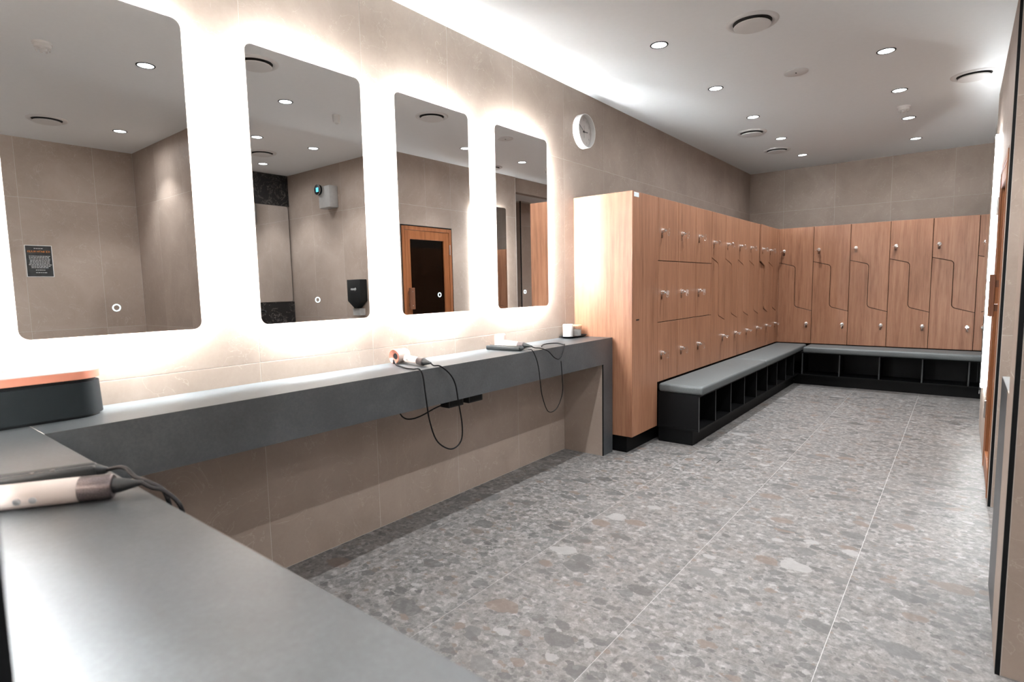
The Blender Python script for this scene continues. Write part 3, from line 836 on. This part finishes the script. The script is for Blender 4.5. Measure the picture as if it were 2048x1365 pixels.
def smoke(x, y, label):
    t = thing('smoke_detector', label, 'detector', (x, y, H))
    obj('base', L([(0, 0), (0, 0.052), (-0.012, 0.05), (-0.012, 0)], (0, 0, 0), (0, 0, 1), 32), 'white', t, smooth=True)
    obj('sensor_head', L([(-0.012, 0.044), (-0.03, 0.042), (-0.036, 0.034), (-0.036, 0.022), (-0.048, 0.016), (-0.05, 0)], (0, 0, 0), (0, 0, 1), 28), 'white', t, smooth=True)
    for k in range(8):
        a = 2*math.pi*k/8
        o = obj('vent_slot', B((0.0335, 0.0365, -0.006, 0.006, -0.047, -0.037)), 'vent', t); o.rotation_euler = (0, 0, a)
smoke(1.963, 6.25, 'white smoke detector between two downlights near the back lockers')
smoke(2.04, 1.04, 'white smoke detector over the near end of the counter')
pd = thing('motion_sensor', 'small white cylindrical ceiling sensor between two downlights of the sauna side row', 'sensor', (1.98, 3.05, H))
obj('housing', L([(0, 0), (0, 0.034), (-0.06, 0.031), (-0.066, 0.026), (-0.066, 0)], (0, 0, 0), (0, 0, 1), 28), 'white', pd, smooth=True)
obj('lens', L([(-0.066, 0.018), (-0.074, 0.014), (-0.078, 0)], (0, 0, 0), (0, 0, 1), 20), 'vent', pd, smooth=True)

# ------------------------------------------------------------------ things on the counter
# black case with copper lid band
cs = thing('styler_case', 'long black rounded storage case with a copper lid band', 'case')
def slab(x0, x1, y0, y1, r, z0, z1, top_in=0.0):
    bm = bmesh.new(); pts = rrect(x0, x1, y0, y1, r, 12)
    a = [bm.verts.new((x, y, z0)) for x, y in pts]
    cx, cy = 0.5*(x0+x1), 0.5*(y0+y1)
    b = [bm.verts.new((x - math.copysign(min(top_in, abs(x-cx)), x-cx), y - math.copysign(min(top_in, abs(y-cy)), y-cy), z1)) for x, y in pts]
    bm.faces.new(a[::-1]); bm.faces.new(b)
    for i in range(len(pts)):
        j = (i+1) % len(pts); bm.faces.new((a[i], a[j], b[j], b[i]))
    return bm
obj('foot', slab(0.02, 0.187, 0.12, 0.612, 0.075, 0.90, 0.908), 'trim', cs, smooth=True)
obj('case_body', slab(0.012, 0.196, 0.11, 0.622, 0.085, 0.909, 1.017, 0.004), 'casemat', cs, smooth=True)
obj('gap', slab(0.026, 0.182, 0.124, 0.608, 0.072, 1.017, 1.029), 'trim', cs, smooth=True)
obj('lid_band', slab(0.014, 0.194, 0.112, 0.620, 0.083, 1.029, 1.054), 'tan', cs, smooth=True, label='copper leatherette lid band')
obj('lid_top', slab(0.015, 0.193, 0.113, 0.619, 0.082, 1.054, 1.056), 'alu', cs, smooth=True)

def hair_dryer(label, head_c, head_axis, hdir, handle_from, extra_flip=1):
    """head_c: centre of the round head; head_axis: direction of its mouth; hdir: handle direction"""
    t = thing('hair_dryer', label, 'hair dryer', group='hair dryers on the counter')
    c = Vector(head_c); ax = Vector(head_axis).normalized(); hd = Vector(hdir).normalized()
    # outer shell and hollow bore, one turned profile
    prof = [(-0.045, 0.016), (-0.045, 0.030), (-0.042, 0.0355), (-0.034, 0.0385), (0.034, 0.0395), (0.045, 0.0395)]
    obj('head_shell', L(prof, c, ax, 40), 'ivory', t, smooth=True)
    obj('mouth', L([(0.045, 0.0395), (0.0465, 0.0375), (0.045, 0.035), (0.036, 0.018), (0.030, 0.0165), (-0.045, 0.016)], c, ax, 40), 'copper', t, smooth=True, label='copper inner ring of the dryer head')
    obj('bore', L([(0.032, 0), (0.032, 0.0168)], c, ax, 24), 'trim', t)
    h0 = c + hd*0.03 + Vector(handle_from)
    obj('handle', L([(0, 0.0), (0, 0.021), (0.12, 0.0195), (0.123, 0.0195), (0.123, 0)], h0, hd, 28), 'ivory', t, smooth=True)
    for k in (0.035, 0.048):
        side = ax
        obj('button', L([(0.0, 0), (0.0, 0.0045), (0.0025, 0.0045), (0.003, 0)], h0 + hd*k + side*0.0203, side, 14), 'steel', t, smooth=True)
    obj('filter_collar', L([(0.123, 0), (0.123, 0.0215), (0.165, 0.021), (0.168, 0.018), (0.168, 0)], h0, hd, 28), 'collar', t, smooth=True)
    obj('cable_boot', L([(0.168, 0.0), (0.168, 0.0165), (0.172, 0.0175), (0.178, 0.016), (0.22, 0.0065), (0.226, 0.005), (0.226, 0)], h0, hd, 24), 'blackp', t, smooth=True)
    return t, h0 + hd*0.224
d1, e1 = hair_dryer('pink and white hair dryer lying with its copper ring mouth open, first along the counter', (0.062, 2.005, 0.9412), (0.05, -1, 0), (1, -0.10, -0.035), (0, 0.012, -0.012))
cord1 = spline([tuple(e1), (0.335, 1.995, 0.9085), (0.362, 2.015, 0.9045), (0.384, 2.06, 0.86), (0.387, 2.095, 0.80), (0.385, 2.115, 0.71), (0.38, 2.145, 0.57), (0.38, 2.13, 0.485), (0.38, 2.055, 0.462), (0.38, 1.96, 0.525), (0.38, 1.912, 0.64), (0.378, 1.892, 0.775), (0.374, 1.882, 0.87), (0.358, 1.875, 0.9055), (0.32, 1.868, 0.9052), (0.27, 1.868, 0.905), (0.2, 1.895, 0.905), (0.13, 1.92, 0.906), (0.1, 1.93, 0.925), (0.083, 1.94, 0.925), (0.08, 1.945, 0.906)], 10)
obj('cord', T(cord1, 0.0038, 10), 'cable', d1, smooth=True)
d2, e2 = hair_dryer('pale hair dryer standing on its round head behind the black straightener', (0.06, 2.864, 0.9482), (0, 0, -1), (1, 0.0, -0.045), (0, 0, -0.012))
cord2 = spline([tuple(e2), (0.325, 2.885, 0.914), (0.352, 2.92, 0.9075), (0.376, 2.965, 0.885), (0.385, 3.02, 0.84), (0.386, 3.075, 0.825), (0.38, 3.125, 0.86), (0.359, 3.18, 0.9065), (0.325, 3.215, 0.9045), (0.24, 3.27, 0.9045), (0.2, 3.2, 0.9045), (0.23, 3.1, 0.9045), (0.27, 3.04, 0.9045)], 10)
obj('cord', T(cord2, 0.0034, 10), 'cable', d2, smooth=True)

def straightener(label, p0, p1, group='hair straighteners on the counter', open_=0.028, side=1, hgt=0.027):
    t = thing('hair_straightener', label, 'straightener', group=group)
    p0, p1 = Vector(p0), Vector(p1); d = (p1-p0).normalized(); n = Vector((-d.y, d.x, 0))*side
    ln = (p1-p0).length
    def arm(nm, off0, off1, hgt):
        bm = bmesh.new()
        add_box(bm, 0, ln, -0.011, 0.011, 0.0, hgt)
        me_m = Matrix(((d.x, -d.y, 0, 0), (d.y, d.x, 0, 0), (0, 0, 1, 0), (0, 0, 0, 1)))
        for v in bm.verts:
            f = v.co.x/ln; v.co.y += off0 + (off1-off0)*f
        bmesh.ops.transform(bm, matrix=Matrix.Translation(p0) @ me_m, verts=bm.verts)
        return obj(nm, bm, 'blackp', t, smooth=True, bevel=0.007, segs=3)
    a = arm('plate_arm', 0.0, 0.0, hgt)
    b = arm('plate_arm', side*(0.026+open_), side*0.024, hgt)
    obj('hinge_cap', L([(0, 0), (0, 0.015), (0.012, 0.016), (0.02, 0.011), (0.03, 0.006), (0.03, 0)], p1 + Vector((0, 0, 0.0165)) + n*0.012 - d*0.01, d, 20), 'blackp', t, smooth=True)
    return t, p1 + n*0.012 + d*0.018 + Vector((0, 0, 0.016))
s1, f1 = straightener('black hair straightener lying open beside the standing pale hair dryer', (0.035, 2.752, 0.9006), (0.285, 2.787, 0.9006), open_=0.012)
cord3 = spline([tuple(f1), (0.335, 2.808, 0.912), (0.359, 2.815, 0.9045), (0.377, 2.832, 0.85), (0.378, 2.855, 0.78), (0.378, 2.868, 0.70), (0.378, 2.89, 0.6), (0.38, 2.95, 0.495), (0.385, 3.04, 0.5), (0.39, 3.1, 0.59), (0.394, 3.095, 0.70), (0.396, 3.08, 0.81)], 10)
obj('cord', T(cord3, 0.003, 8), 'cable', s1, smooth=True)
# hot-air wand and straightener on the return
wd_ = thing('hot_air_wand', 'pale pink round hair styling wand with a grey collar on the near counter', 'hair styler')
a0 = Vector((0.955, 0.085, 0.9255)); a1 = Vector((1.135, 0.357, 0.9255)); ax = (a1-a0).normalized(); ln = (a1-a0).length
obj('barrel', L([(0, 0), (0, 0.023), (ln-0.058, 0.0245), (ln-0.056, 0.0235), (ln-0.056, 0)], a0, ax, 36), 'pale', wd_, smooth=True)
obj('filter_collar', L([(ln-0.056, 0), (ln-0.056, 0.0245), (ln-0.006, 0.0245), (ln-0.001, 0.022), (ln, 0.019), (ln, 0)], a0, ax, 36), 'collar', wd_, smooth=True)
obj('cable_boot', L([(ln, 0), (ln, 0.0155), (ln+0.012, 0.014), (ln+0.045, 0.0055), (ln+0.05, 0.0045), (ln+0.05, 0)], a0, ax, 24), 'blackp', wd_, smooth=True)
toc = (Vector((2.44, 0, 1.31)) - a0); toc = (toc - ax*toc.dot(ax)).normalized()
sdv = (toc*0.75 + Vector((0, 0, -0.35))); sdv = (sdv - ax*sdv.dot(ax)).normalized()
for k in (ln-0.125, ln-0.15):
    obj('button', L([(0, 0), (0, 0.0062), (0.0022, 0.0062), (0.003, 0.004), (0.003, 0)], a0 + ax*k + sdv*0.0236, sdv, 18), 'steel', wd_, smooth=True)
we_ = a0 + ax*(ln+0.047)
obj('cord', T(spline([tuple(we_), (1.185, 0.405, 0.918), (1.215, 0.422, 0.909), (1.25, 0.436, 0.87), (1.26, 0.435, 0.75), (1.24, 0.435, 0.62), (1.2, 0.43, 0.6)], 10), 0.0042, 10), 'cable', wd_, smooth=True)
s2, f2 = straightener('slim black hair straightener lying beside the pale styling wand', (0.875, 0.105, 0.9006), (0.975, 0.37, 0.9006), open_=0.012, side=1, hgt=0.034)
obj('cord', T(spline([tuple(f2), (1.03, 0.405, 0.93), (1.08, 0.41, 0.918), (1.13, 0.42, 0.913), (1.17, 0.436, 0.89), (1.19, 0.44, 0.8), (1.21, 0.436, 0.65)], 10), 0.0045, 10), 'cable', s2, smooth=True)
for k in (0.62, 0.74):
    p = Vector((0.875, 0.105, 0.9346)).lerp(Vector((0.975, 0.37, 0.9346)), k)
    obj('button', L([(0, 0), (0, 0.004), (0.0018, 0.004), (0.0018, 0)], p, (0, 0, 1), 12), 'steel', s2)

# tray with jars
ty = thing('jar_tray', 'small black boat-shaped tray at the end of the counter', 'tray')
bm = bmesh.new()
outer = rrect(0.03, 0.125, 3.635, 3.845, 0.04, 6); rim = rrect(0.008, 0.145, 3.605, 3.874, 0.055, 6); inner = rrect(0.013, 0.14, 3.611, 3.868, 0.05, 6); floor_ = rrect(0.033, 0.122, 3.638, 3.842, 0.038, 6)
loops = [[bm.verts.new((x, y, z)) for x, y in p] for p, z in ((outer, 0.9), (rim, 0.917), (inner, 0.917), (floor_, 0.906))]
bm.faces.new(loops[0][::-1]); bm.faces.new(loops[3])
for A, B_ in zip(loops, loops[1:]):
    for i in range(len(A)):
        j = (i+1) % len(A); bm.faces.new((A[i], A[j], B_[j], B_[i]))
obj('dish', bm, 'blackp', ty, smooth=True)
o = obj('ceramic_cup', L([(0, 0), (0, 0.036), (0.004, 0.0385), (0.098, 0.0385), (0.10, 0.0375), (0.10, 0.034), (0.012, 0.034), (0.01, 0)], (0.068, 3.675, 0.9062), (0, 0, 1), 36), 'jar', smooth=True)
tag(o, 'plain white ceramic cup on the black tray', 'cup')
gj = thing('lidded_jar', 'glass jar of cotton with a wooden lid on the black tray', 'jar')
jc = (0.078, 3.79, 0.9062)
obj('glass_body', L([(0, 0), (0, 0.034), (0.003, 0.0365), (0.078, 0.0365), (0.078, 0.034), (0.005, 0.034), (0.004, 0)], jc, (0, 0, 1), 32), 'glass', gj, smooth=True)
obj('cotton_fill', L([(0.0055, 0), (0.0055, 0.0325), (0.05, 0.0325), (0.056, 0.02), (0.057, 0)], jc, (0, 0, 1), 24), 'cotton', gj, smooth=True)
obj('lid', L([(0.0785, 0), (0.0785, 0.037), (0.0795, 0.038), (0.089, 0.038), (0.09, 0.037), (0.09, 0)], jc, (0, 0, 1), 32), 'lidwood', gj, smooth=True)

# power outlets under the counter
def outlet(label, y0, y1):
    t = thing('power_outlet', label, 'socket')
    obj('housing', B((0.235, 0.30, y0, y1, 0.655, 0.7)), 'blackp', t, bevel=0.003)
    obj('bracket', B((0.24, 0.295, y0+0.01, y1-0.01, 0.70, 0.8785)), 'trim', t)
    obj('socket_face', B((0.30, 0.3015, y0+0.012, y1-0.012, 0.663, 0.692)), 'trim', t)
outlet('black power outlet under the counter with a cable plugged into it', 2.128, 2.245)
outlet('black power outlet under the counter with nothing plugged in', 2.287, 2.405)
pc = obj('plug_cable', T(spline([(0.265, 2.127, 0.675), (0.262, 2.06, 0.664), (0.255, 1.98, 0.642), (0.25, 1.92, 0.634), (0.25, 1.87, 0.643), (0.25, 1.835, 0.672), (0.25, 1.82, 0.72), (0.25, 1.82, 0.875)], 10), 0.0038, 8), 'cable', smooth=True)
tag(pc, 'black power cable sagging below the counter edge', 'cable')

# two floor slots of a drain cover
for k, (x0, x1) in enumerate(((0.997, 1.000), (1.102, 1.106))):
    o = obj('drain_slot', B((x0, x1, 4.03, 4.125, 0.0002, 0.0012)), 'trim')
    tag(o, 'thin dark slot of a flush drain cover in the stone floor', 'drain', 'drain cover slots')
